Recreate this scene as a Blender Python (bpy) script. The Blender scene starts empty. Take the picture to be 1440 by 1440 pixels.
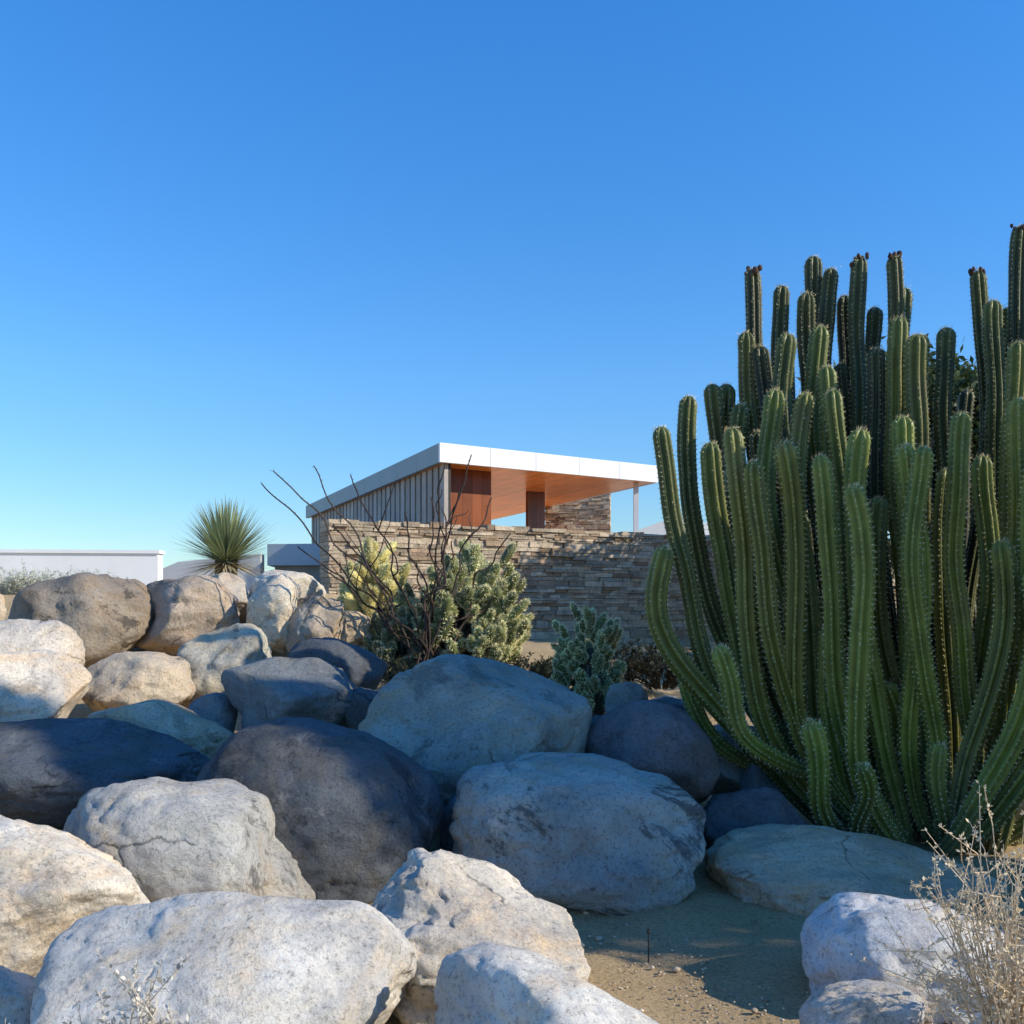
import bpy, math, random
import numpy as np
from mathutils import Vector
random.seed(7); rng=np.random.default_rng(7)
scene=bpy.context.scene
EYE=1.6
def W(px,py,Y):      # placement helper: image pixel coordinates at a chosen depth Y -> metres
    return np.array([(px-720)/1440*Y, Y, EYE+(860-py)/1440*Y])
# ---------------------------------------------------------------- helpers
def link(o,parent=None):
    scene.collection.objects.link(o)
    if parent: o.parent=parent
    return o
def empty(name):
    e=bpy.data.objects.new(name,None); return link(e)
def mk(name,V,F,mat,parent=None,col=None,smooth=False):
    V=np.asarray(V,dtype=np.float32)
    if not isinstance(F,list): F=[F]
    me=bpy.data.meshes.new(name)
    me.vertices.add(len(V)); me.vertices.foreach_set('co',V.ravel())
    tot=sum(f.size for f in F); npoly=sum(len(f) for f in F)
    me.loops.add(tot); me.polygons.add(npoly)
    me.loops.foreach_set('vertex_index',np.concatenate([f.ravel() for f in F]).astype(np.int32))
    ls=[];s=0
    for f in F:
        ls.append(s+np.arange(len(f))*f.shape[1]); s+=f.size
    me.polygons.foreach_set('loop_start',np.concatenate(ls).astype(np.int32))
    me.update(calc_edges=True); me.validate()
    me.polygons.foreach_set('use_smooth',np.full(len(me.polygons),bool(smooth)))
    if col is not None:
        a=me.color_attributes.new('Col','FLOAT_COLOR','POINT')
        c=np.ones((len(V),4),dtype=np.float32); c[:,:3]=col
        a.data.foreach_set('color',c.ravel())
    me.materials.append(mat)
    return link(bpy.data.objects.new(name,me),parent)
class Acc:
    def __init__(s): s.V=[];s.C=[];s.T=[];s.Q=[];s.n=0
    def add(s,V,col,T=None,Q=None):
        V=np.asarray(V,float).reshape(-1,3)
        s.V.append(V); s.C.append(np.broadcast_to(np.asarray(col,float),(len(V),3)))
        if T is not None and len(T): s.T.append(np.asarray(T)+s.n)
        if Q is not None and len(Q): s.Q.append(np.asarray(Q)+s.n)
        s.n+=len(V)
    def build(s,name,mat,parent=None,smooth=False):
        F=[]
        if s.T: F.append(np.concatenate(s.T))
        if s.Q: F.append(np.concatenate(s.Q))
        return mk(name,np.concatenate(s.V),F,mat,parent,np.concatenate(s.C),smooth)
BQ=np.array([[0,3,2,1],[4,5,6,7],[0,1,5,4],[1,2,6,5],[2,3,7,6],[3,0,4,7]])
def prism(acc,pts,z0,z1,col=(1,1,1)):
    p=[(x,y,z0) for x,y in pts]+[(x,y,z1) for x,y in pts]
    acc.add(p,col,Q=BQ)
# noise
_perm=np.random.default_rng(3).permutation(256); _perm=np.concatenate([_perm,_perm,_perm])
_g=np.random.default_rng(4).normal(size=(256,3)); _g/=np.linalg.norm(_g,axis=1)[:,None]
def perlin(p):
    i=np.floor(p).astype(int); f=p-i; i&=255
    u=f*f*f*(f*(f*6-15)+10); r=0
    for dx in (0,1):
        for dy in (0,1):
            for dz in (0,1):
                h=_perm[_perm[_perm[(i[:,0]+dx)&255]+((i[:,1]+dy)&255)]+((i[:,2]+dz)&255)]
                g=_g[h]; d=(g*(f-np.array([dx,dy,dz]))).sum(1)
                w=(u[:,0] if dx else 1-u[:,0])*(u[:,1] if dy else 1-u[:,1])*(u[:,2] if dz else 1-u[:,2])
                r=r+w*d
    return r*1.5
def fbm(p,o=4):
    r=0;a=1
    for k in range(o): r=r+a*perlin(p*2**k+17.3*k); a*=.5
    return r
# ---------------------------------------------------------------- materials
class NT:
    def __init__(s,name):
        s.m=bpy.data.materials.new(name); s.m.use_nodes=True; s.t=s.m.node_tree
        s.b=s.t.nodes['Principled BSDF']
    def n(s,typ,**k):
        nd=s.t.nodes.new(typ)
        for a,v in k.items(): setattr(nd,a,v)
        return nd
    def l(s,a,b): s.t.links.new(a,b)
    def noise(s,vec,scale,detail=4,rough=.55,dist=0):
        nd=s.n('ShaderNodeTexNoise'); nd.inputs['Scale'].default_value=scale; nd.inputs['Detail'].default_value=detail
        nd.inputs['Roughness'].default_value=rough; nd.inputs['Distortion'].default_value=dist
        if vec is not None: s.l(vec,nd.inputs['Vector'])
        return nd.outputs['Fac']
    def ramp(s,fac,stops):
        r=s.n('ShaderNodeValToRGB'); e=r.color_ramp.elements
        while len(e)<len(stops): e.new(.5)
        for k,(p,c) in enumerate(stops):
            e[k].position=p; e[k].color=(c,c,c,1) if isinstance(c,(int,float)) else (*c,1)
        s.l(fac,r.inputs['Fac']); return r.outputs['Color']
    def mix(s,f,a,b,mode='MIX'):
        m=s.n('ShaderNodeMix',data_type='RGBA',blend_type=mode)
        for v,k in ((f,0),(a,6),(b,7)):
            if hasattr(v,'node'): s.l(v,m.inputs[k])
            elif isinstance(v,tuple): m.inputs[k].default_value=(*v,1)
            else: m.inputs[k].default_value=v
        return m.outputs[2]
    def math(s,op,a,b=0.):
        m=s.n('ShaderNodeMath',operation=op)
        for v,k in ((a,0),(b,1)):
            if hasattr(v,'node'): s.l(v,m.inputs[k])
            else: m.inputs[k].default_value=v
        return m.outputs[0]
    def bump(s,h,strength,dist,prev=None):
        b=s.n('ShaderNodeBump'); b.inputs['Strength'].default_value=strength; b.inputs['Distance'].default_value=dist
        s.l(h,b.inputs['Height'])
        if prev is not None: s.l(prev,b.inputs['Normal'])
        return b.outputs['Normal']
    def fin(s,col,rough=.8,normal=None,spec=.3):
        if hasattr(col,'node'): s.l(col,s.b.inputs['Base Color'])
        else: s.b.inputs['Base Color'].default_value=(*col,1)
        s.b.inputs['Roughness'].default_value=rough; s.b.inputs['Specular IOR Level'].default_value=spec
        if normal is not None: s.l(normal,s.b.inputs['Normal'])
        return s.m
def mat_boulder():
    N=NT('granite')
    tc=N.n('ShaderNodeTexCoord'); oi=N.n('ShaderNodeObjectInfo')
    va=N.n('ShaderNodeVectorMath',operation='SCALE'); va.inputs[0].default_value=(31,47,59); N.l(oi.outputs['Random'],va.inputs['Scale'])
    ad=N.n('ShaderNodeVectorMath',operation='ADD'); N.l(tc.outputs['Object'],ad.inputs[0]); N.l(va.outputs[0],ad.inputs[1])
    v=ad.outputs[0]
    tint=oi.outputs['Color']
    big=N.noise(v,1.5,8,.66,.5)
    c=N.mix(N.ramp(big,[(.34,0.),(.60,1.)]),N.mix(1.,tint,(.60,.60,.62),'MULTIPLY'),N.mix(1.,tint,(1.10,1.09,1.06),'MULTIPLY'))
    warm=N.ramp(N.noise(v,2.3,8,.7,.8),[(.48,0.),(.64,.7)])
    c=N.mix(warm,c,N.mix(1.,tint,(1.05,.85,.62),'MULTIPLY'))
    # dark desert varnish
    vn=N.ramp(N.noise(v,1.9,10,.78,.6),[(.56,0.),(.60,1.)])
    vf=N.math('MULTIPLY',vn,oi.outputs['Alpha'])
    c=N.mix(vf,c,N.mix(1.,tint,(.28,.28,.29),'MULTIPLY'))
    # pale scuffs
    sc=N.ramp(N.noise(v,3.6,9,.78,.5),[(.57,0.),(.63,.55)])
    c=N.mix(sc,c,N.mix(.20,tint,(.88,.84,.76)))
    # crystal speckle
    sp=N.ramp(N.noise(v,46,6,.84),[(.37,.35),(.48,1.)])
    c=N.mix(.8,c,sp,'MULTIPLY')
    vo=N.n('ShaderNodeTexVoronoi'); vo.inputs['Scale'].default_value=75; N.l(v,vo.inputs['Vector'])
    fl=N.ramp(vo.outputs['Distance'],[(.10,.35),(.2,1.)])
    c=N.mix(.45,c,fl,'MULTIPLY')
    # hairline fractures, only here and there
    dn=N.n('ShaderNodeTexNoise'); dn.inputs['Scale'].default_value=1.6; dn.inputs['Detail'].default_value=7; N.l(v,dn.inputs['Vector'])
    ds=N.n('ShaderNodeVectorMath',operation='SCALE'); N.l(dn.outputs['Color'],ds.inputs[0]); ds.inputs['Scale'].default_value=.7
    da=N.n('ShaderNodeVectorMath',operation='ADD'); N.l(v,da.inputs[0]); N.l(ds.outputs[0],da.inputs[1])
    cr=N.n('ShaderNodeTexVoronoi',feature='DISTANCE_TO_EDGE'); cr.inputs['Scale'].default_value=.9; N.l(da.outputs[0],cr.inputs['Vector'])
    crack=N.ramp(cr.outputs['Distance'],[(0.,0.),(.010,1.)])
    crack=N.mix(N.ramp(N.noise(v,1.9,4),[(.42,0.),(.47,1.)]),crack,(1.,1.,1.))
    c=N.mix(.35,c,crack,'MULTIPLY')
    b=N.bump(N.noise(v,3.2,10,.70,.3),.85,.11)
    b=N.bump(N.noise(v,24,7,.77),.8,.020,b)
    b=N.bump(vn,.35,.015,b); b=N.bump(crack,.8,.02,b)
    return N.fin(c,.88,b,.2)
def mat_sand():
    N=NT('desert_sand'); tc=N.n('ShaderNodeTexCoord'); v=tc.outputs['Object']
    c=N.ramp(N.noise(v,1.4,8,.6),[(.3,(.60,.43,.23)),(.7,(.82,.60,.34))])
    c=N.mix(.85,c,N.ramp(N.noise(v,60,4,.78),[(.35,.4),(.5,1.)]),'MULTIPLY')
    vo=N.n('ShaderNodeTexVoronoi'); vo.inputs['Scale'].default_value=48; N.l(v,vo.inputs['Vector'])
    c=N.mix(.45,c,N.ramp(vo.outputs['Distance'],[(.1,.5),(.35,1.)]),'MULTIPLY')
    b=N.bump(N.noise(v,9,8,.6),.6,.05); b=N.bump(N.noise(v,50,6,.78),1.,.03,b)
    return N.fin(c,.95,b,.1)
def mat_attr(name,rough=.7,spec=.3,nscale=20,amt=.5,bs=.3,bd=.004,trans=0.):
    N=NT(name); a=N.n('ShaderNodeVertexColor',layer_name='Col'); tc=N.n('ShaderNodeTexCoord')
    c=a.outputs['Color']
    if amt: c=N.mix(amt,c,N.ramp(N.noise(tc.outputs['Object'],nscale,5,.65),[(.3,.45),(.7,1.45)]),'MULTIPLY')
    nm=None
    if bs: nm=N.bump(N.noise(tc.outputs['Object'],nscale*3,4,.65),bs,bd)
    m=N.fin(c,rough,nm,spec)
    if trans:
        tr=N.n('ShaderNodeBsdfTranslucent'); N.l(c,tr.inputs['Color']); mx=N.n('ShaderNodeMixShader'); mx.inputs[0].default_value=trans
        N.l(N.b.outputs[0],mx.inputs[1]); N.l(tr.outputs[0],mx.inputs[2]); N.l(mx.outputs[0],N.t.nodes['Material Output'].inputs['Surface'])
    return m
M_rock=mat_boulder(); M_sand=mat_sand()
M_cact=mat_attr('cactus_skin',.45,.4,7,.6,.25,.004)
M_spine=mat_attr('cactus_spines',.7,.1,5,.0,0,.001)
M_leaf=mat_attr('leaf',.6,.3,6,.35,0,.001,.25)
M_bark=mat_attr('bark',.85,.2,18,.6,.5,.01)
M_stone=mat_attr('ledge_stone',.9,.15,9,.6,.8,.03)
M_paint=mat_attr('white_paint',.5,.4,1.2,.12,.05,.004)
M_board=mat_attr('weathered_board',.75,.25,3,.35,.2,.004)
M_soffit=mat_attr('varnished_wood',.30,.35,2.2,.35,.25,.010)
# ---------------------------------------------------------------- terrain
def ground(x,y):
    x=np.asarray(x,float); y=np.asarray(y,float)
    c=np.interp(y,[0,5.2,7,9.5,11,14,17,400],[0,-.02,.2,.70,1.0,1.15,1.2,1.2])
    r=np.interp(y,[0,7.6,10,14,17,400],[0,0,.25,.8,1.1,1.2])
    l=np.interp(y,[0,5.2,7,9.5,11,12.3,14,400],[0,0,.22,.75,1.15,1.8,1.85,1.85])
    def ss(t): t=np.clip(t,0,1); return t*t*(3-2*t)
    z=c+(r-c)*ss((x-.6)/1.4); z=z+(l-z)*ss((-1.3-x)/1.2)
    return z
t=np.linspace(-1,1,361); g1=np.sinh(t*5.2)/np.sinh(5.2)*420
gx,gy=np.meshgrid(g1,g1+6)
P=np.stack([gx.ravel(),gy.ravel(),np.zeros(gx.size)],1)
z=ground(P[:,0],P[:,1]); near=np.exp(-((P[:,0])**2+(P[:,1]-7)**2)/900)
P[:,2]=z+near*(fbm(P*.9+3.1,3)*.045+fbm(P*5.,3)*.014)
n=len(t); idx=np.arange(n*n).reshape(n,n)
Q=np.stack([idx[:-1,:-1],idx[:-1,1:],idx[1:,1:],idx[1:,:-1]],-1).reshape(-1,4)
mk('ground',P,Q,M_sand,smooth=True)
# ---------------------------------------------------------------- boulders
import bmesh
ICO={}
def ico(sub):
    if sub not in ICO:
        bm=bmesh.new(); bmesh.ops.create_icosphere(bm,subdivisions=sub,radius=1)
        V=np.array([v.co[:] for v in bm.verts]); F=np.array([[v.index for v in f.verts] for f in bm.faces]); bm.free()
        ICO[sub]=(V/np.linalg.norm(V,axis=1)[:,None],F)
    return ICO[sub]
def rockshape(seed,sub,cuts,lump,hard):
    r=np.random.default_rng(seed); V,F=ico(sub); p=V.copy()
    pn=2.15+.5*hard
    p/= (np.abs(p)**pn).sum(1)[:,None]**(1/pn)
    for k in range(cuts):
        nrm=r.normal(size=3); nrm/=np.linalg.norm(nrm); c=r.uniform(.68,.90)-.12*hard
        d=p@nrm-c; s=.070-.055*hard
        d=np.where(d>-4*s,s*np.log1p(np.exp(np.clip(d/s,-20,20))),0)
        p=p-nrm*(d*.92)[:,None]
    off=r.uniform(-50,50,3)
    disp=fbm(p*1.1+off,2)*lump+fbm(p*2.9+off+9,4)*lump*.3
    led=fbm(p*1.5+off+33,4); disp-=(.012+.045*hard)*(1/(1+np.exp(-(led-.10)/.018)))
    gr=np.abs(perlin(p*np.array([1.2,1.2,2.6])+off+40)+.3*perlin(p*5+off)); disp-=.03*np.exp(-(gr/.045)**2)*np.clip(perlin(p*1.2+off+70)*4,0,1)
    disp+=fbm(p*7+off,5)*(.009+.006*hard)
    ch=fbm(p*3.3+off+55,3); disp-=.02*np.clip((ch-.35)*6,0,1)
    p=p*(1+disp)[:,None]
    return p,F
def boulder(x0,x1,y0,y1,Y,tint,var,seed,cuts,lump,hard,sub=5,skew=0):
    p,F=rockshape(seed,sub,cuts,lump,hard)
    if skew: p[:,2]=np.where(p[:,2]>-.6,(p[:,2]+.6)*(1-skew*p[:,0])-.6,p[:,2])
    lo,hi=p.min(0),p.max(0); p=(p-(lo+hi)/2)/((hi-lo)/2)
    cen=W((x0+x1)/2,(y0+y1)/2,Y); hw=(x1-x0)/2880*Y; hh=(y1-y0)/2880*Y; hd=(hw+hh)/2
    p=p*np.array([hw,hd,hh])
    o=mk('boulder',p,F,M_rock,smooth=True); o.location=cen; o.color=(*tint,var)
    return o
PALE=(1.0,.94,.83); CREAM=(1.0,.90,.74); GREY=(.42,.44,.42); DARK=(.15,.165,.18); MID=(.26,.275,.28); TAN=(.74,.60,.43)
B=[ # x0,x1,y0,y1,Y,tint,var,seed,cuts,lump,hard,sub
(65,582,1252,1560,3.75,PALE,.35,11,4,.11,.2,6),
(-140,205,1150,1430,4.5,CREAM,.4,12,6,.15,.5,6),
(-100,60,1340,1500,3.9,PALE,.2,13,4,.1,.3,5),
(497,826,1210,1440,4.25,CREAM,.3,14,7,.17,.75,6),
(605,1060,1348,1620,3.3,PALE,.2,15,4,.09,.2,6),
(72,442,1088,1360,5.35,(.66,.64,.58),.9,16,4,.10,.2,6),
(283,627,1010,1275,6.0,DARK,.6,17,3,.07,0,6),
(508,833,921,1150,7.0,(.46,.48,.42),.5,18,5,.08,.25,6),
(632,992,1063,1295,5.9,(.56,.56,.51),.9,19,4,.13,.1,6),
(618,730,1105,1250,6.4,MID,.3,20,4,.1,.2,5),
(824,1007,985,1150,6.9,(.21,.20,.21),.3,21,4,.09,.2,5),
(982,1135,1103,1230,6.6,DARK,.3,22,5,.12,.3,5),
(960,1105,1018,1130,7.7,GREY,.3,23,6,.12,.5,5),
(995,1420,1170,1320,5.85,TAN,.35,24,5,.11,.5,6),
(1128,1500,1262,1480,4.35,(.94,.92,.88),.25,25,12,.14,1.,6),
(1125,1300,1385,1520,3.7,(.86,.84,.79),.2,26,6,.12,.7,5),
(1385,1530,1100,1220,7.3,PALE,.2,27,5,.1,.3,5),
(-60,292,1012,1165,7.0,DARK,.4,28,4,.10,.2,6),
(312,512,924,1050,8.0,(.29,.31,.31),.7,29,4,.11,.3,5),
(390,545,896,1000,8.9,DARK,.3,30,4,.10,.2,5),
(120,335,982,1090,7.9,TAN,.5,31,4,.14,.3,5),
(262,335,974,1060,8.1,MID,.3,32,4,.1,.2,5),
(-60,122,914,1065,8.1,(.90,.80,.66),.4,33,6,.14,.6,5),
(-40,106,870,970,8.9,(.90,.80,.66),.4,34,6,.14,.6,5),
(102,274,916,1020,8.9,TAN,.8,35,7,.13,.6,5),
(236,398,876,1000,9.6,(.64,.59,.47),.8,36,8,.13,.7,5),
(18,210,806,950,10.5,(.38,.32,.25),.9,37,8,.15,.8,5),
(176,338,809,925,10.9,(.60,.49,.38),.8,38,7,.13,.7,5),
(342,424,806,920,10.8,(.88,.78,.62),.5,39,7,.13,.8,5),
(285,356,804,880,11.5,(.66,.58,.47),.5,40,6,.12,.6,5),
(352,455,801,890,11.6,(.88,.78,.62),.5,41,7,.14,.7,5),
(395,487,836,930,10.6,(.60,.50,.38),.9,42,9,.16,.9,5),
(440,528,856,930,10.9,TAN,.4,43,7,.16,.8,5),
(-60,8,832,900,10.9,TAN,.3,44,5,.12,.4,5),
(850,912,958,1030,8.1,GREY,.3,45,7,.14,.6,5),
(905,985,978,1040,8.3,MID,.3,46,7,.14,.5,4),
(480,560,965,1050,8.0,DARK,.3,47,5,.1,.2,5),
(815,870,1005,1100,7.6,DARK,.3,48,5,.1,.2,5),
(-80,60,960,1080,9.2,TAN,.3,49,5,.1,.2,5),
(-260,-20,900,1120,7.6,TAN,.3,50,5,.1,.2,5),
(-330,-90,1120,1380,5.2,PALE,.3,51,5,.1,.2,5),
(1040,1110,1070,1150,7.3,MID,.3,52,6,.1,.4,4),
]
SK={14:.22,15:.42,24:.25,12:.2,21:.15,17:.10,16:.15}
for b in B: boulder(*b,skew=SK.get(b[7],0))
# small loose stones (one object)
A=Acc(); Vi,Fi=ico(2)
for k in range(2600):
    y=rng.uniform(2.5,9); x=rng.uniform(-3,5)
    if k%3: y=rng.uniform(3.4,6.3); x=rng.uniform(.1,2.2)
    s=rng.uniform(.003,.008) if rng.random()<.97 else rng.uniform(.010,.020)
    p=Vi*(1+.35*perlin(Vi*1.3+k)[:,None])*s*np.array([1,rng.uniform(.7,1.2),.65])+np.array([x,y,float(ground(x,y))+.003])
    A.add(p,np.array([.62,.50,.36])*rng.uniform(.45,1.3),T=Fi)
A.build('gravel',M_stone,smooth=True)
# ---------------------------------------------------------------- tubes and spines
def frames(P):
    T=np.gradient(P,axis=0); T/=np.linalg.norm(T,axis=1)[:,None]
    U=np.zeros_like(P); u=np.array([0,1.,0]) if abs(T[0][1])<.9 else np.array([1.,0,0])
    for i in range(len(P)):
        u=u-T[i]*(u@T[i]); u/=np.linalg.norm(u); U[i]=u
    return T,U,np.cross(T,U)
def tube(acc,P,R,col,seg=6):
    P=np.asarray(P,float); T,U,Vv=frames(P); a=np.arange(seg)/seg*2*np.pi
    ring=P[:,None,:]+(U[:,None,:]*np.cos(a)[None,:,None]+Vv[:,None,:]*np.sin(a)[None,:,None])*np.asarray(R)[:,None,None]
    n=len(P); i=np.arange(n-1)[:,None]*seg; j=np.arange(seg)[None,:]; j2=(j+1)%seg
    Qd=np.stack([i+j,i+j2,i+seg+j2,i+seg+j],-1).reshape(-1,4)
    acc.add(ring.reshape(-1,3),col,Q=Qd)
def slivers(acc,base,dirs,length,width,col,r):
    n=len(base); d=dirs/np.linalg.norm(dirs,axis=1)[:,None]
    s=np.cross(d,r.normal(size=(n,3))); s/=np.linalg.norm(s,axis=1)[:,None]
    L=np.broadcast_to(length,(n,))[:,None]; w=np.broadcast_to(width,(n,))[:,None]
    V=np.stack([base-s*w/2,base+s*w/2,base+d*L],1).reshape(-1,3)
    c=np.repeat(np.broadcast_to(col,(n,3)),3,axis=0)
    acc.add(V,c,T=np.arange(3*n).reshape(n,3))
# ---------------------------------------------------------------- columnar cactus
body=Acc(); spn=Acc(); blooms=Acc()
def stem(P,R,ribs,dark,r,flower=False):
    seg=np.linalg.norm(np.diff(P,axis=0),axis=1); s=np.concatenate([[0],np.cumsum(seg)]); L=s[-1]
    n=max(12,int(L/.036)); ss=np.linspace(0,L,n)
    cap=1.15*R; ss=np.concatenate([ss[ss<L-cap],L-cap+cap*np.sin(np.linspace(0,np.pi/2,9))])
    ss[-1]=L-1e-4
    C=np.stack([np.interp(ss,s,P[:,k]) for k in range(3)],1)
    C[:,0]+=.032*perlin(np.stack([ss*1.4,ss*0+r.uniform(0,90),ss*0],1)); C[:,1]+=.032*perlin(np.stack([ss*1.4,ss*0+r.uniform(0,90),ss*0],1))
    rad=R*(.72+.28*np.clip(ss/.9,0,1))*(1+.12*perlin(np.stack([ss*1.9+r.uniform(0,60),ss*0,ss*0],1)))
    e=np.clip((ss-(L-cap))/cap,0,1); rad=rad*np.sqrt(np.maximum(1-e*e,.002))
    T,U,Vv=frames(C); m=6; k=ribs*m; ph=r.uniform(0,6.28)
    a=np.arange(k)/k*2*np.pi+ph; rib=np.abs(np.cos(np.pi*(np.arange(k)%m)/m))**1.1
    prof=.56+.44*rib
    ring=C[:,None,:]+(U[:,None,:]*np.cos(a)[None,:,None]+Vv[:,None,:]*np.sin(a)[None,:,None])*(rad[:,None]*prof[None,:])[:,:,None]
    nn=len(C); i=np.arange(nn-1)[:,None]*k; j=np.arange(k)[None,:]; j2=(j+1)%k
    Qd=np.stack([i+j,i+j2,i+k+j2,i+k+j],-1).reshape(-1,4)
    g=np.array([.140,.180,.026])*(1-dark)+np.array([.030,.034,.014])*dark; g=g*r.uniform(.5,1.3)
    if r.random()<.35: g=g*np.array([1.3,1.08,.9])
    woody=np.clip(1-ss/(.35+.5*r.random()),0,1)[:,None,None]*.75
    rr=(rib**4)[None,:,None]
    colr=(g[None,None,:]*(1-rr*.35)+rr*.35*np.array([.36,.35,.08])*(1-.65*dark))*np.ones((nn,k,3))
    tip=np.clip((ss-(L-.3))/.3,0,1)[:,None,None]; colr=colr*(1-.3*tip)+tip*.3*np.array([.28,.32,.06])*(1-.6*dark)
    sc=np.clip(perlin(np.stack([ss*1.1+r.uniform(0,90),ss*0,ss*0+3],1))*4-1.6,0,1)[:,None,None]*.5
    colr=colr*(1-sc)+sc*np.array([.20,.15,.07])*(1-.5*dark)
    colr=colr*(1-woody)+woody*np.array([.15,.12,.07])
    body.add(ring.reshape(-1,3),colr.reshape(-1,3),Q=Qd)
    st=.036; sa=np.arange(.15,L-.02,st)
    for q in range(ribs):
        sq=sa+r.uniform(-.006,.006,len(sa)); sq=np.clip(sq,0,L-.005)
        Ci=np.stack([np.interp(sq,ss,C[:,z]) for z in range(3)],1); Ui=np.stack([np.interp(sq,ss,U[:,z]) for z in range(3)],1); Vi_=np.stack([np.interp(sq,ss,Vv[:,z]) for z in range(3)],1)
        Ri=np.interp(sq,ss,rad); an=a[q*m]; o=Ui*math.cos(an)+Vi_*math.sin(an)
        b=Ci+o*Ri[:,None]; ns=5
        bb=np.repeat(b,ns,0); oo=np.repeat(o,ns,0); dd=oo+r.normal(size=oo.shape)*.6
        slivers(spn,bb-oo*.002,dd,r.uniform(.012,.028,len(bb)),.0032,np.array([.92,.82,.50])*r.uniform(.6,1.1,(len(bb),1)),r)
        slivers(spn,b+r.normal(size=b.shape)*.001,o+r.normal(size=b.shape)*.3,.008,.011,np.array([.80,.74,.50]),r)
    nt=110; tp=C[-1]; dd=r.normal(size=(nt,3)); dd=dd+T[-1]*1.3
    bb=tp-T[-1]*r.uniform(0,.05,(nt,1))+np.cross(dd,T[-1])*.35*R
    slivers(spn,bb,dd,r.uniform(.018,.040,nt),.004,np.array([.75,.62,.36]),r)
    if flower:
        V0,F0=ico(2)
        for q in range(8):
            an=q/8*6.28+r.uniform(-.3,.3); o=U[-1]*math.cos(an)+Vv[-1]*math.sin(an)
            c0=tp-T[-1]*r.uniform(-.01,.07)+o*R*r.uniform(.45,1.05)
            pp=V0*(1+.5*perlin(V0*2+q)[:,None])*np.array([.018,.018,.026])*r.uniform(.7,1.3)
            blooms.add(c0+pp,np.array([.09,.055,.045])*r.uniform(.6,1.5),T=F0)
def cstem(tx,ty,Y,bx=None,by=None,bY=None,R=.088,dark=0,k=2.5,flower=False,seed=0):
    r=np.random.default_rng(seed*13+5)
    top=W(tx,ty,Y)
    if bx is None: bx=1290+(tx-1200)*.36+r.uniform(-16,16)
    bY=bY if bY else 7.15+(Y-7.2)*.45
    Bp=W(bx,1180,bY); Bp[2]=float(ground(Bp[0],Bp[1]))-.03
    if by: Bp=W(bx,by,bY)
    k=k+r.uniform(-.55,.6)
    t=np.linspace(0,1,60); f=1-(1-t)**k
    bend=r.uniform(-.10,.10)
    P=np.stack([Bp[0]+(top[0]-Bp[0])*f+bend*np.sin(t*np.pi*2),Bp[1]+(top[1]-Bp[1])*f,Bp[2]+(top[2]-Bp[2])*t**1.08],1)
    stem(P,R*r.uniform(.9,1.1)*.92,int(r.integers(7,9)),dark,r,flower)
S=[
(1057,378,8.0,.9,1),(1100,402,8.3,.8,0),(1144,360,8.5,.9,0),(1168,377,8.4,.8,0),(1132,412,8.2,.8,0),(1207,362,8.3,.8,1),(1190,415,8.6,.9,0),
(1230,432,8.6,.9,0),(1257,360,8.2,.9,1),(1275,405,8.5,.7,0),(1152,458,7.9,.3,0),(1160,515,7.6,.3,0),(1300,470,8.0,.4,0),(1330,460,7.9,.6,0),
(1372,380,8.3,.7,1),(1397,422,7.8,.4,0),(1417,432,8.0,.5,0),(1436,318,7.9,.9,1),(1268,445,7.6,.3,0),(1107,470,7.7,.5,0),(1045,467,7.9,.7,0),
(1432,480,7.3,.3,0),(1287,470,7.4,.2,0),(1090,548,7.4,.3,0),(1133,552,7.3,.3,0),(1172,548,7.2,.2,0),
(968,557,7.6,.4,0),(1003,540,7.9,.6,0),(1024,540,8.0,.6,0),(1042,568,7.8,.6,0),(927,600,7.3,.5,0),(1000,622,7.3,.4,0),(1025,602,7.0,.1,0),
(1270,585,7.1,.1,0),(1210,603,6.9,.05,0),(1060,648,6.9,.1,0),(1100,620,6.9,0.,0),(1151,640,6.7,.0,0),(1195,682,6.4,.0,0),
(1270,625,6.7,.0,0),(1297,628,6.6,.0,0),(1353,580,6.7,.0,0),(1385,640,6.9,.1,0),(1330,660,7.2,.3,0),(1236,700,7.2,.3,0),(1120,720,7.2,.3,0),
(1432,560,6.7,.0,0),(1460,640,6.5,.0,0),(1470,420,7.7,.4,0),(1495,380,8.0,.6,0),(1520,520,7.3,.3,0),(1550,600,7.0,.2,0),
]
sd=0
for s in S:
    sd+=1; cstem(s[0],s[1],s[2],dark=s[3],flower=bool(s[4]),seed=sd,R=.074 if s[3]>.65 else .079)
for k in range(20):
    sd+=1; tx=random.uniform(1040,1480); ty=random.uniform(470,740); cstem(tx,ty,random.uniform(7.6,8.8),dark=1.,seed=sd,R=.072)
for tx,ty,Y,bx,by,bY,k,R in [(935,768,7.2,1150,1110,7.2,2.8,.076),(1012,908,6.7,1150,1090,6.9,2.9,.078),(1140,1013,6.5,1190,1185,6.8,2.0,.076),
    (1213,1075,6.4,1225,1190,6.7,2,.075),(1320,1045,6.6,1325,1195,6.8,2,.075),(965,950,7.3,1130,1100,7.3,2.8,.066),(1450,800,6.3,1330,1195,6.6,2.6,.082),
    (1475,900,6.3,1340,1195,6.7,2.6,.08),(1405,760,6.5,1335,1190,6.7,2.4,.08),(1500,1000,6.6,1380,1190,7.0,2.6,.076),(1245,960,7.0,1250,1170,7.2,2,.074),(1165,880,6.9,1210,1170,7.0,2.4,.076)]:
    sd+=1; cstem(tx,ty,Y,bx=bx,by=by,bY=bY,k=k,R=R,seed=sd)
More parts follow.
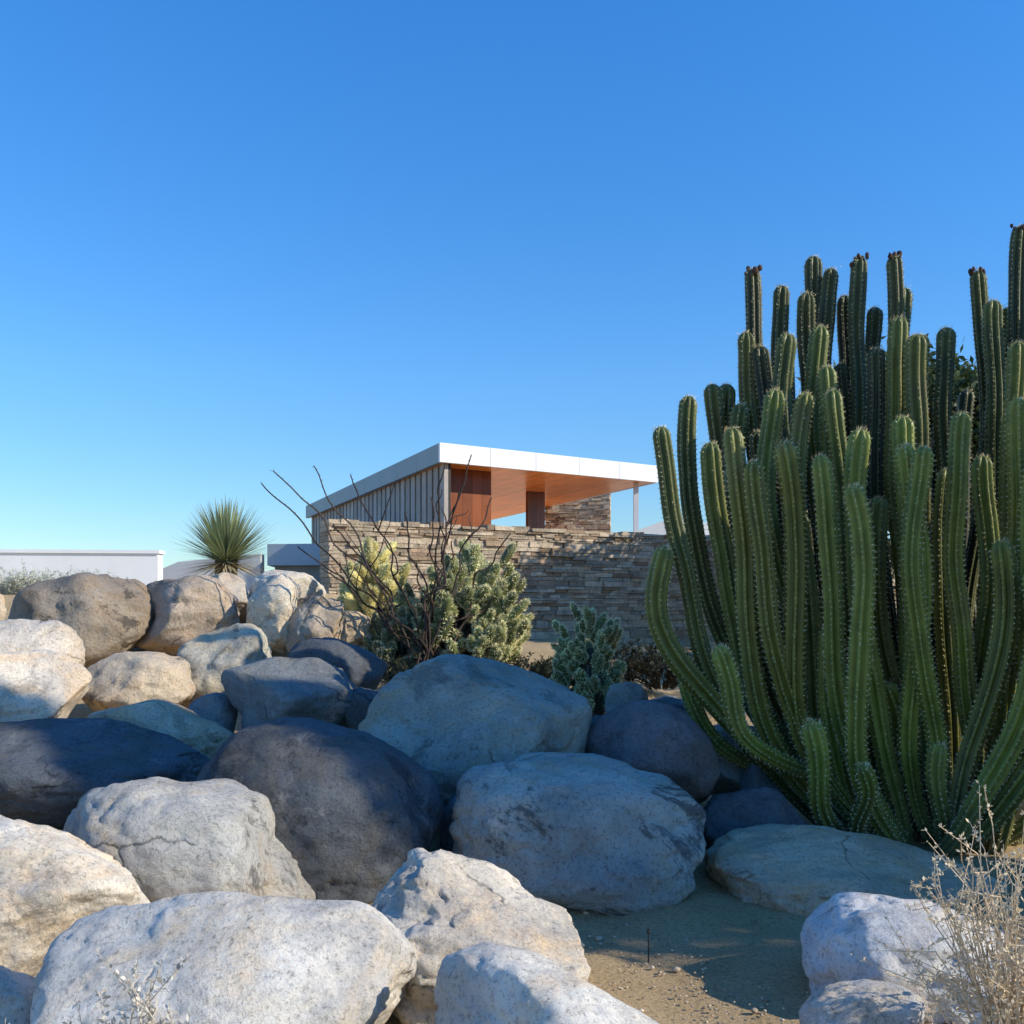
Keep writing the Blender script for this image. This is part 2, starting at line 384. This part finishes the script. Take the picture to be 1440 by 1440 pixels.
for k in range(14):   # clump stems added out of view past the right edge for their shade
    sd+=1; x=random.uniform(3.55,4.9); y=random.uniform(5.0,6.3); h=random.uniform(2.4,4.3)
    r=np.random.default_rng(sd); t=np.linspace(0,1,50); b0=np.array([4.1+(x-4.1)*.4,5.6+(y-5.6)*.4,0])
    f=1-(1-t)**2.5; P=np.stack([b0[0]+(x-b0[0])*f,b0[1]+(y-b0[1])*f,h*t],1); stem(P,.08,8,.2,r)
cac=empty('columnar_cactus')
body.build('ribbed_stems',M_cact,cac,True); spn.build('spines',M_spine,cac); blooms.build('dried_blooms',M_bark,cac,True)
# ---------------------------------------------------------------- cholla
def cholla(base,hw,h,nj,seed,colr,jr=.05,jl=.2,nsp=150,sl=.03,bcol=(.20,.22,.11),sw=.006,full=2.8):
    r=np.random.default_rng(seed); bd=Acc(); sp=Acc(); par=empty('cholla_cactus')
    V0,F0=ico(3)
    V0=np.sign(V0)*np.abs(V0)**np.array([1,1,.75])
    for k in range(nj):
        th=r.uniform(0,6.28); cz=r.uniform(.0,1); rr=r.uniform(.45,1)**.5
        ho=(1-cz**full)**.5
        d=np.array([math.cos(th)*ho,math.sin(th)*ho,cz])
        lump=1+.35*perlin(d[None]*2.6+seed)[0]
        c=base+d*np.array([hw,hw*.85,h])*rr*lump
        ax=d*np.array([.9,.9,.6])+r.normal(size=3)*.32+np.array([0,0,.85]); ax/=np.linalg.norm(ax)
        L=jl*r.uniform(.75,1.45); R=jr*r.uniform(.8,1.2)
        u=np.cross(ax,[.3,.9,.2]); u/=np.linalg.norm(u); v=np.cross(ax,u)
        Vn=V0*(1+.10*perlin(V0*3+k)[:,None])
        P=c+Vn[:,:1]*R*u+Vn[:,1:2]*R*v+Vn[:,2:]*(L/2)*ax
        bd.add(P,np.array(bcol)*r.uniform(.6,1.2),T=F0)
        q=r.normal(size=(nsp,3)); q/=np.linalg.norm(q,axis=1)[:,None]; q2=np.sign(q)*np.abs(q)**np.array([1,1,.75])
        b=c+q2[:,:1]*R*u+q2[:,1:2]*R*v+q2[:,2:]*(L/2)*ax
        nrm=q[:,:1]*u+q[:,1:2]*v+q[:,2:]*ax*.6
        tone=r.uniform(.75,1.15)
        slivers(sp,b,nrm+r.normal(size=b.shape)*.35+ax*.15,r.uniform(.5,1.1,nsp)*sl,sw,np.array(colr)*tone*r.uniform(.75,1.1,(nsp,1)),r)
    for k in range(int(nj*.3)):
        d=r.normal(size=3); d[2]=abs(d[2])+.3; d/=np.linalg.norm(d)
        e=base+d*np.array([hw,hw*.85,h])*.75; t=np.linspace(0,1,8)[:,None]
        P=base+np.array([0,0,-.1])+(e-base)*t+np.sin(t*3.1)*r.normal(size=3)*.06
        tube(bd,P,np.linspace(.05,.03,8),(.05,.045,.03),6)
    bd.build('joints',M_cact,par,True); sp.build('spines',M_spine,par)
b=W(655,905,11.0); b[2]=1.10; cholla(b,.66,1.04,260,21,(1.,.93,.52),nsp=330,sl=.036,bcol=(.13,.15,.05),jr=.044,jl=.22,full=4)
b=W(526,890,11.2); b[2]=1.15; cholla(b,.32,1.12,100,22,(1.,.94,.50),nsp=360,sl=.036,bcol=(.60,.50,.17),jr=.05,jl=.24,full=5)
b=W(560,900,10.9); b[2]=1.0; cholla(b,.45,.62,90,24,(.75,.70,.42),nsp=280,sl=.034,bcol=(.09,.10,.04),jr=.045,jl=.22)
b=W(828,975,9.2); b[2]=.74; cholla(b,.27,.84,170,26,(.98,.95,.56),jr=.031,jl=.15,sl=.026,nsp=280,bcol=(.12,.15,.05),sw=.005,full=9)
# ---------------------------------------------------------------- ocotillo
A=Acc(); r=np.random.default_rng(5); b0=W(600,940,10.5); b0[2]=.9
for tx,ty in [(385,662),(368,680),(440,655),(492,668),(568,722),(662,640),(646,690),(752,800),(716,750),(690,700),(540,760),(420,770),(470,740),(605,700),(625,650),(585,790),(500,800),(735,840),(455,800),(635,760),(610,820)]:
    Yt=10.5+r.uniform(-.5,.3); e=W(tx,ty,Yt); t=np.linspace(0,1,48); f=t**1.25
    bb=b0+np.array([r.uniform(-.15,.15),r.uniform(-.15,.15),0])
    P=np.stack([bb[0]+(e[0]-bb[0])*f,bb[1]+(e[1]-bb[1])*f,bb[2]+(e[2]-bb[2])*t],1)
    nz=np.stack([perlin(np.stack([t*5+r.uniform(0,99),t*0,t*0],1)) for _ in range(3)],1); nz2=np.stack([perlin(np.stack([t*16+r.uniform(0,99),t*0,t*0],1)) for _ in range(3)],1)
    P+=nz*.17*np.sin(t*np.pi)[:,None]+nz*.03+nz2*.014
    col=np.array([.07,.05,.04])*r.uniform(.7,1.5)
    tube(A,P,np.linspace(.015,.0065,48),col,6)
    q=np.repeat(P[4:],4,0); slivers(A,q+r.normal(size=q.shape)*.004,r.normal(size=q.shape)+[0,0,.4],r.uniform(.015,.04,len(q)),.005,col*.9,r)
    for w_ in range(int(r.integers(0,3))):
        i=int(r.integers(18,38)); e2=P[i]+np.array([r.uniform(-.35,.35),r.uniform(-.2,.2),r.uniform(.15,.5)]); tt=np.linspace(0,1,14)[:,None]
        P2=P[i]+(e2-P[i])*tt+np.sin(tt*5)*r.normal(size=3)*.02; tube(A,P2,np.linspace(.008,.004,14),col,5)
        q=np.repeat(P2,4,0); slivers(A,q,r.normal(size=q.shape),r.uniform(.015,.03,len(q)),.004,col,r)
A.build('ocotillo',M_bark)
# ---------------------------------------------------------------- yucca rosette
A=Acc(); r=np.random.default_rng(8); c=W(318,797,12.6)
n=1000
for k in range(n):
    th=r.uniform(0,6.28); el=math.radians(r.uniform(-16,85)); L=r.uniform(.56,.86)*(1 if el>0.2 else .85)
    d=np.array([math.cos(th)*math.cos(el),math.sin(th)*math.cos(el),math.sin(el)]); s=np.cross(d,[0,0,1.]); s/=np.linalg.norm(s)
    t=np.linspace(0,1,5)[:,None]; mid=c+np.array([0,0,.05])+d*L*t-np.array([0,0,1])*(t**2)*L*.10*(1-math.sin(el)) ; w=np.array([.007,.009,.008,.005,.001])[:,None]
    V=np.concatenate([mid-s*w,mid+s*w]); Qd=[[i,i+1,i+6,i+5] for i in range(4)]
    dead=el<math.radians(2)
    col=(np.array([.50,.43,.26]) if dead else np.array([.36,.40,.19]))*r.uniform(.45,1.35)
    A.add(V,col,Q=Qd)
tube(A,np.linspace([c[0],c[1],1.7],[c[0],c[1],c[2]+.1],4),[.14]*4,(.2,.16,.1),8)
A.build('yucca',M_leaf)
# ---------------------------------------------------------------- shrubs
def shrub(name,c,hw,h,nst,nleaf,lc,sc,ll,seed,lw=.4,sr=1.):
    r=np.random.default_rng(seed); st=Acc(); lf=Acc(); par=empty(name)
    for k in range(nst):
        th=r.uniform(0,6.28); rr=r.uniform(.1,1)**.6; e=c+np.array([math.cos(th)*hw*rr,math.sin(th)*hw*rr*.8,h*r.uniform(.55,1)*(1-.3*rr*rr)])
        b=c+(e-c)*np.array([.15,.15,0]); t=np.linspace(0,1,12)[:,None]
        P=b+(e-b)*np.concatenate([t**1.4,t**1.4,t],1)+np.sin(t*6+r.uniform(0,6))*r.normal(size=3)*.015
        tube(st,P,np.linspace(.0045,.0015,12)*sr,np.array(sc)*r.uniform(.7,1.2),5)
        for j in range(4):
            i=int(r.integers(5,11)) if j else 11; e2=P[i]+r.normal(size=3)*h*.12+np.array([0,0,h*.08]); P2=P[i]+(e2-P[i])*np.linspace(0,1,5)[:,None]
            tube(st,P2,np.linspace(.002,.001,5)*sr,np.array(sc),4)
            m=nleaf//4; tt=r.uniform(.2,1.05,(m,1)); b2=P[i]+(e2-P[i])*tt
            d=r.normal(size=(m,3))+[0,0,.5]; d/=np.linalg.norm(d,axis=1)[:,None]; s=np.cross(d,r.normal(size=(m,3))); s/=np.linalg.norm(s,axis=1)[:,None]
            L=r.uniform(.6,1.2,(m,1))*ll; 
            V=np.stack([b2,b2+d*L*.5+s*L*lw/2,b2+d*L,b2+d*L*.5-s*L*lw/2],1).reshape(-1,3)
            lf.add(V,np.repeat(np.array(lc)*r.uniform(.65,1.2,(m,1)),4,0),Q=np.arange(4*m).reshape(m,4))
    st.build('twigs',M_bark,par); lf.build('leaves',M_leaf,par)
c=W(160,1440,2.55); c[2]=0; shrub('silver_shrub',c,.21,.68,42,90,(.66,.61,.52),(.55,.47,.37),.024,31,.45)
c=W(1430,1440,3.3); c[2]=0; shrub('dry_shrub',c,.32,.92,90,60,(.80,.66,.44),(.66,.52,.35),.018,32,.5)
c=W(25,838,13.0); c[2]=1.75; shrub('desert_shrub',c,.75,.38,150,80,(.70,.71,.58),(.55,.5,.42),.04,33,.25,.6)
c=W(130,838,13.2); c[2]=1.75; shrub('desert_shrub',c,.45,.34,90,80,(.70,.71,.58),(.55,.5,.42),.04,34,.25,.6)
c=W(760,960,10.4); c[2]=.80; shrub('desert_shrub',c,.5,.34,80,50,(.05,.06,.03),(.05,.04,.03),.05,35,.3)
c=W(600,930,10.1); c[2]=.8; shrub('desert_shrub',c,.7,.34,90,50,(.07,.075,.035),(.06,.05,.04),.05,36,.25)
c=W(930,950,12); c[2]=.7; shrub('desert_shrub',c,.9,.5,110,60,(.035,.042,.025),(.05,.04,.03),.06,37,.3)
# ---------------------------------------------------------------- trees right of / behind the cactus
def tree(base,seed,L0,m=60,leaf=1.,sp=.2,flat=.05):
    par=empty('palo_verde_tree'); tr=Acc(); lf=Acc(); r=np.random.default_rng(seed); tips=[]
    def grow(p,d,L,R,depth):
        e=p+d*L; t=np.linspace(0,1,6)[:,None]; P=p+(e-p)*t+np.sin(t*3.14)*r.normal(size=3)*L*.06
        tube(tr,P,np.linspace(R,R*.65,6),(.12,.12,.06),7)
        if depth<3: tips.append(e)
        if depth==0: return
        for k in range(3):
            nd=d+r.normal(size=3)*.55+np.array([0,0,flat]); nd/=np.linalg.norm(nd); grow(e,nd,L*.72,R*.6,depth-1)
    for k in range(4):
        a=k*1.57+.4; grow(base,np.array([math.cos(a)*.6,math.sin(a)*.5,1])/1.2,L0,.12,4)
    tp=np.array(tips)
    b=np.repeat(tp,m,0); b=b+r.normal(size=b.shape)*sp; d=r.normal(size=b.shape); d/=np.linalg.norm(d,axis=1)[:,None]
    s=np.cross(d,r.normal(size=b.shape)); s/=np.linalg.norm(s,axis=1)[:,None]
    V=np.stack([b,b+d*.045*leaf+s*.02*leaf,b+d*.09*leaf,b+d*.045*leaf-s*.02*leaf],1).reshape(-1,3)
    lf.add(V,np.repeat(np.array([.07,.10,.035])*r.uniform(.6,1.3,(len(b),1)),4,0),Q=np.arange(len(V)).reshape(-1,4))
    tr.build('trunk_and_limbs',M_bark,par,True); lf.build('foliage',M_leaf,par)
tree(np.array([6.4,14.7,1.0]),77,1.46,140,1.5); tree(np.array([8.8,12.4,.8]),78,1.6,60)
def shade_cypress(base,H,R,seed,n=52000):
    par=empty('unseen_shade_tree'); tr=Acc(); lf=Acc(); r=np.random.default_rng(seed)
    tube(tr,np.linspace(base,base+np.array([0,0,H*.95]),10),np.linspace(.16,.03,10),(.14,.10,.07),8)
    for k in range(140):
        z=r.uniform(.4,H*.92); a=r.uniform(0,6.28); s0=base+np.array([0,0,z]); e=s0+np.array([math.cos(a)*R*.8,math.sin(a)*R*.8,.9])*(1-(z/H)**4)
        tube(tr,np.linspace(s0,e,5),np.linspace(.03,.008,5),(.14,.10,.07),5)
    z=r.uniform(.25,H,n); a=r.uniform(0,2*np.pi,n)
    nz=perlin(np.stack([np.cos(a)*1.6,np.sin(a)*1.6,z*1.1],1))
    Rz=R*(1-(z/H)**5)*np.minimum(1,.6+z*.5)*(1+.28*nz); rr=Rz*np.sqrt(r.uniform(.15,1,n))
    b=base+np.stack([np.cos(a)*rr,np.sin(a)*rr,z],1)
    d=r.normal(size=(n,3))*.6+[0,0,1.]; d/=np.linalg.norm(d,axis=1)[:,None]; s=np.cross(d,r.normal(size=(n,3))); s/=np.linalg.norm(s,axis=1)[:,None]
    V=np.stack([b,b+d*.07+s*.03,b+d*.15,b+d*.07-s*.03],1).reshape(-1,3)
    lf.add(V,np.repeat(np.array([.045,.075,.03])*r.uniform(.6,1.4,(n,1)),4,0),Q=np.arange(4*n).reshape(n,4))
    tr.build('trunk_and_limbs',M_bark,par,True); lf.build('foliage',M_leaf,par)
shade_cypress(np.array([8.6,3.62,0.]),8.7,1.25,91)  # added out of view to throw a band of shade over the middle boulders
# ---------------------------------------------------------------- stone garden wall
def stonewall(acc,p0,p1,z0,z1,th,seed):
    r=np.random.default_rng(seed); p0=np.array(p0,float); p1=np.array(p1,float); L=np.linalg.norm(p1-p0); u=(p1-p0)/L; nrm=np.array([u[1],-u[0]])
    z=z0
    while z<z1-.02:
        h=min(r.choice([.035,.05,.065,.09,.12],p=[.25,.3,.25,.14,.06]),z1-z)
        if z1-z-h<.03: h=z1-z
        s=-r.uniform(0,.3)
        while s<L:
            l=r.uniform(.10,.42); a0=max(s,0); a1=min(s+l,L)
            if a1-a0>.02:
                pr=r.uniform(.0,.035) if r.random()<.85 else r.uniform(.035,.07); zt=z+h-.005
                if z+h>=z1-.001: zt=z1+r.uniform(-.03,.03)
                q=[p0+u*(a0+.003)+nrm*pr, p0+u*(a1-.003)+nrm*pr, p0+u*(a1-.003)-nrm*(th), p0+u*(a0+.003)-nrm*(th)]
                tint=np.array([.52,.42,.30])*r.uniform(.6,1.25)
                if r.random()<.25: tint=np.array([.42,.30,.20])*r.uniform(.7,1.1)
                V=np.array([(x,y,z) for x,y in q]+[(x,y,zt) for x,y in q]); 
                V[:2,:2]+=r.uniform(-.008,.008,(2,2)); V[4:6,:2]+=r.uniform(-.014,.014,(2,2)); V[4:6,2]+=r.uniform(-.006,.006,2)
                acc.add(V,tint,Q=BQ)
            s+=l
        z+=h
    e=.02; q=[p0+u*.03-nrm*e,p1-u*.03-nrm*e,p1-u*.03-nrm*(th-.02),p0+u*.03-nrm*(th-.02)]
    prism(acc,[tuple(x) for x in q],z0,z1-.06,(.16,.13,.10))
A=Acc(); P0=np.array([-2.60,14.5]); P1=np.array([-2.60+10.6,14.5+5.33]); stonewall(A,P0,P1,.7,2.90,.45,3)
bk=np.array([-.08,.997])
stonewall(A,P0+bk*4,P0+bk*.47,.9,2.88,.45,4)
A.build('stone_garden_wall',M_stone)
# ---------------------------------------------------------------- house
house=empty('modernist_house')
K=np.array([-1.18,17.0]); R_=np.array([2.80,19.70]); Lc=np.array([-5.45,27.2]); f=(R_-K)/np.linalg.norm(R_-K); b=(Lc-K)/np.linalg.norm(Lc-K)
LF=np.linalg.norm(R_-K); LB=np.linalg.norm(Lc-K)
def q4(s0,s1,t0,t1): return [tuple(K+f*s0+b*t0),tuple(K+f*s1+b*t0),tuple(K+f*s1+b*t1),tuple(K+f*s0+b*t1)]
A=Acc(); prism(A,q4(.05,LF-.05,.05,LB-.05),4.10,4.36,(.5,.5,.5)); A.build('roof_slab',M_paint,house)
A=Acc(); wcol=(.80,.80,.79)
n=5
for i in range(n): prism(A,q4(LF/n*i+(.005 if i else -.03),LF/n*(i+1)-.005,-.03,.045),4.08,4.40,wcol)
n=9
for i in range(n): prism(A,q4(-.03,.045,.05+(LB-.05)/n*i,.05+(LB-.05)/n*(i+1)-.008),4.08,4.40,(.24,.28,.29))  # left run of the white fascia coloured dark to stand for its shaded side
prism(A,q4(LF-.045,LF+.02,.05,LB),4.08,4.40,wcol); 
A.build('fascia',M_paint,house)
A=Acc(); n=34; wdt=(LF-.1)/n
for i in range(n): prism(A,q4(.05+wdt*i+.002,.05+wdt*(i+1)-.003,.05,LB-.1),4.085,4.099,np.array([.90,.33,.09])*rng.uniform(.82,1.12))
A.build('wood_soffit',M_soffit,house)
A=Acc(); t_=.10
while t_<LB-.3:
    prism(A,q4(.10,.18,t_,t_+.24),2.2,4.08,np.array([.42,.37,.32])*rng.uniform(.8,1.15)); t_+=.33
A.build('vertical_siding',M_board,house)
A=Acc(); prism(A,q4(.19,.23,.1,LB-.3),2.2,4.08,(.05,.045,.04)); A.build('siding_backing',M_board,house)
A=Acc(); n=5
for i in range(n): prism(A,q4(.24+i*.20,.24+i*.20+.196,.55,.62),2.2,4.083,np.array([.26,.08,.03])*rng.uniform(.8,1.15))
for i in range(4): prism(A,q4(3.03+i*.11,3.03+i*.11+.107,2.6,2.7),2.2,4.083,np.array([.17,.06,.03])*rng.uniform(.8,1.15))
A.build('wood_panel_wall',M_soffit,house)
A=Acc()
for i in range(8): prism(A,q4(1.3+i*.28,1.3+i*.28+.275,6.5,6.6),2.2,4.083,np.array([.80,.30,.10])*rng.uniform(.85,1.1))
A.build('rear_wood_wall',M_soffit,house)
A=Acc(); prism(A,q4(-.1,LF+5,-.6,LB),2.05,2.18,(.88,.64,.38)); A.build('terrace_floor',M_paint,house)
A=Acc(); stonewall(A,(.78,24.2),(2.30,24.0),2.1,4.6,.6,9); A.build('stone_chimney',M_stone,house)
A=Acc(); pc=R_-f*.35+b*.3; prism(A,[(pc[0]-.045,pc[1]-.045),(pc[0]+.045,pc[1]-.045),(pc[0]+.045,pc[1]+.045),(pc[0]-.045,pc[1]+.045)],2.18,4.083,(.75,.75,.75)); A.build('post',M_paint,house)
A=Acc()
V=[[1.2,19.2,2.7],[3.1,19.8,3.42],[4.4,20.6,3.30],[1.2,19.2,2.6],[3.1,19.8,2.6],[4.4,20.6,2.6],[1.4,22.5,2.7],[3.2,22.7,3.42],[4.6,23.3,3.3]]
A.add(V,(.5,.53,.55),Q=[[0,1,4,3],[1,2,5,4],[0,6,7,1],[1,7,8,2]]); A.build('low_metal_roof',M_paint,house)
# left wing
wing=empty('low_house_wing')
A=Acc(); 
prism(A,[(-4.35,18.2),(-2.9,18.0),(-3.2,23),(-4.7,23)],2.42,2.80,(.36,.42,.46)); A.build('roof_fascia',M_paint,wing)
A=Acc(); prism(A,[(-4.25,18.35),(-2.95,18.15),(-3.2,22.9),(-4.6,22.9)],1.6,2.42,(.30,.28,.25)); A.build('wing_wall',M_board,wing)
A=Acc(); V=[[-6.9,18.1,1.5],[-4.45,18.1,1.5],[-4.45,18.1,2.62],[-5.9,18.1,2.48],[-6.9,18.1,2.05]]; V=V+[[x,y+.3,z] for x,y,z in V]
A.add(V,(.55,.55,.54),Q=[[0,1,2,3],[3,2,7,8],[4,3,8,9],[1,6,7,2]],T=[[0,3,4]]); A.build('sloping_parapet',M_paint,wing)
A=Acc(); prism(A,[(-14,16.2),(-5.88,17.0),(-5.88,17.25),(-14,16.45)],1.2,2.56,(.84,.83,.80)); prism(A,[(-14.02,16.17),(-5.85,16.97),(-5.85,17.28),(-14.02,16.48)],2.562,2.62,(.84,.84,.82)); A.build('white_plaster_wall',M_paint)
# irrigation stake
A=Acc(); p=W(912,1350,4.75); z0=float(ground(p[0],p[1])); tube(A,[[p[0],p[1],z0-.03],[p[0],p[1],z0+.06],[p[0],p[1],z0+.125]],[.004,.004,.004],(.05,.05,.05),6)
tube(A,[[p[0],p[1],z0+.12],[p[0],p[1],z0+.13],[p[0],p[1],z0+.145]],[.004,.009,.007],(.05,.05,.05),8); A.build('irrigation_stake',M_bark)
# ---------------------------------------------------------------- light
el=math.radians(30); az=math.radians(-18)
sv=Vector((math.cos(el)*math.cos(az),math.cos(el)*math.sin(az),math.sin(el)))
L=bpy.data.lights.new('sun','SUN'); L.energy=5; L.angle=math.radians(.5); L.color=(1,.91,.75)
lo=link(bpy.data.objects.new('sun',L)); lo.rotation_euler=sv.to_track_quat('Z','Y').to_euler()
w=bpy.data.worlds.new('World'); scene.world=w; w.use_nodes=True; nt=w.node_tree
sk=nt.nodes.new('ShaderNodeTexSky'); sk.sky_type='NISHITA'; sk.sun_disc=False; sk.sun_elevation=el; sk.sun_rotation=math.pi/2-az
sk.air_density=1.0; sk.dust_density=0; sk.ozone_density=3.0; sk.altitude=200
hs=nt.nodes.new('ShaderNodeHueSaturation'); hs.inputs['Saturation'].default_value=1.25; hs.inputs['Value'].default_value=1.5
nt.links.new(sk.outputs[0],hs.inputs['Color'])
tc=nt.nodes.new('ShaderNodeTexCoord'); sx=nt.nodes.new('ShaderNodeSeparateXYZ'); nt.links.new(tc.outputs['Generated'],sx.inputs[0])
rp=nt.nodes.new('ShaderNodeValToRGB'); e=rp.color_ramp.elements; e[0].position=0; e[0].color=(.48,.54,.58,1); e[1].position=.60; e[1].color=(.66,1.06,1.30,1)
m_=e.new(.22); m_.color=(.72,.85,.96,1)
nt.links.new(sx.outputs['Z'],rp.inputs['Fac'])
mm=nt.nodes.new('ShaderNodeMix'); mm.data_type='RGBA'; mm.blend_type='MULTIPLY'; mm.inputs[0].default_value=1
nt.links.new(hs.outputs[0],mm.inputs[6]); nt.links.new(rp.outputs[0],mm.inputs[7])
nt.links.new(mm.outputs[2],nt.nodes['Background'].inputs[0]); nt.nodes['Background'].inputs[1].default_value=.14
cam=bpy.data.cameras.new('camera'); cam.lens=36; cam.sensor_width=36; cam.shift_y=140/1440; cam.clip_end=2000; cam.clip_start=.05
co=link(bpy.data.objects.new('camera',cam)); co.location=(0,0,EYE); co.rotation_euler=(math.pi/2,0,0); scene.camera=co
scene.view_settings.view_transform='Standard'; scene.view_settings.look='None'; scene.view_settings.exposure=0
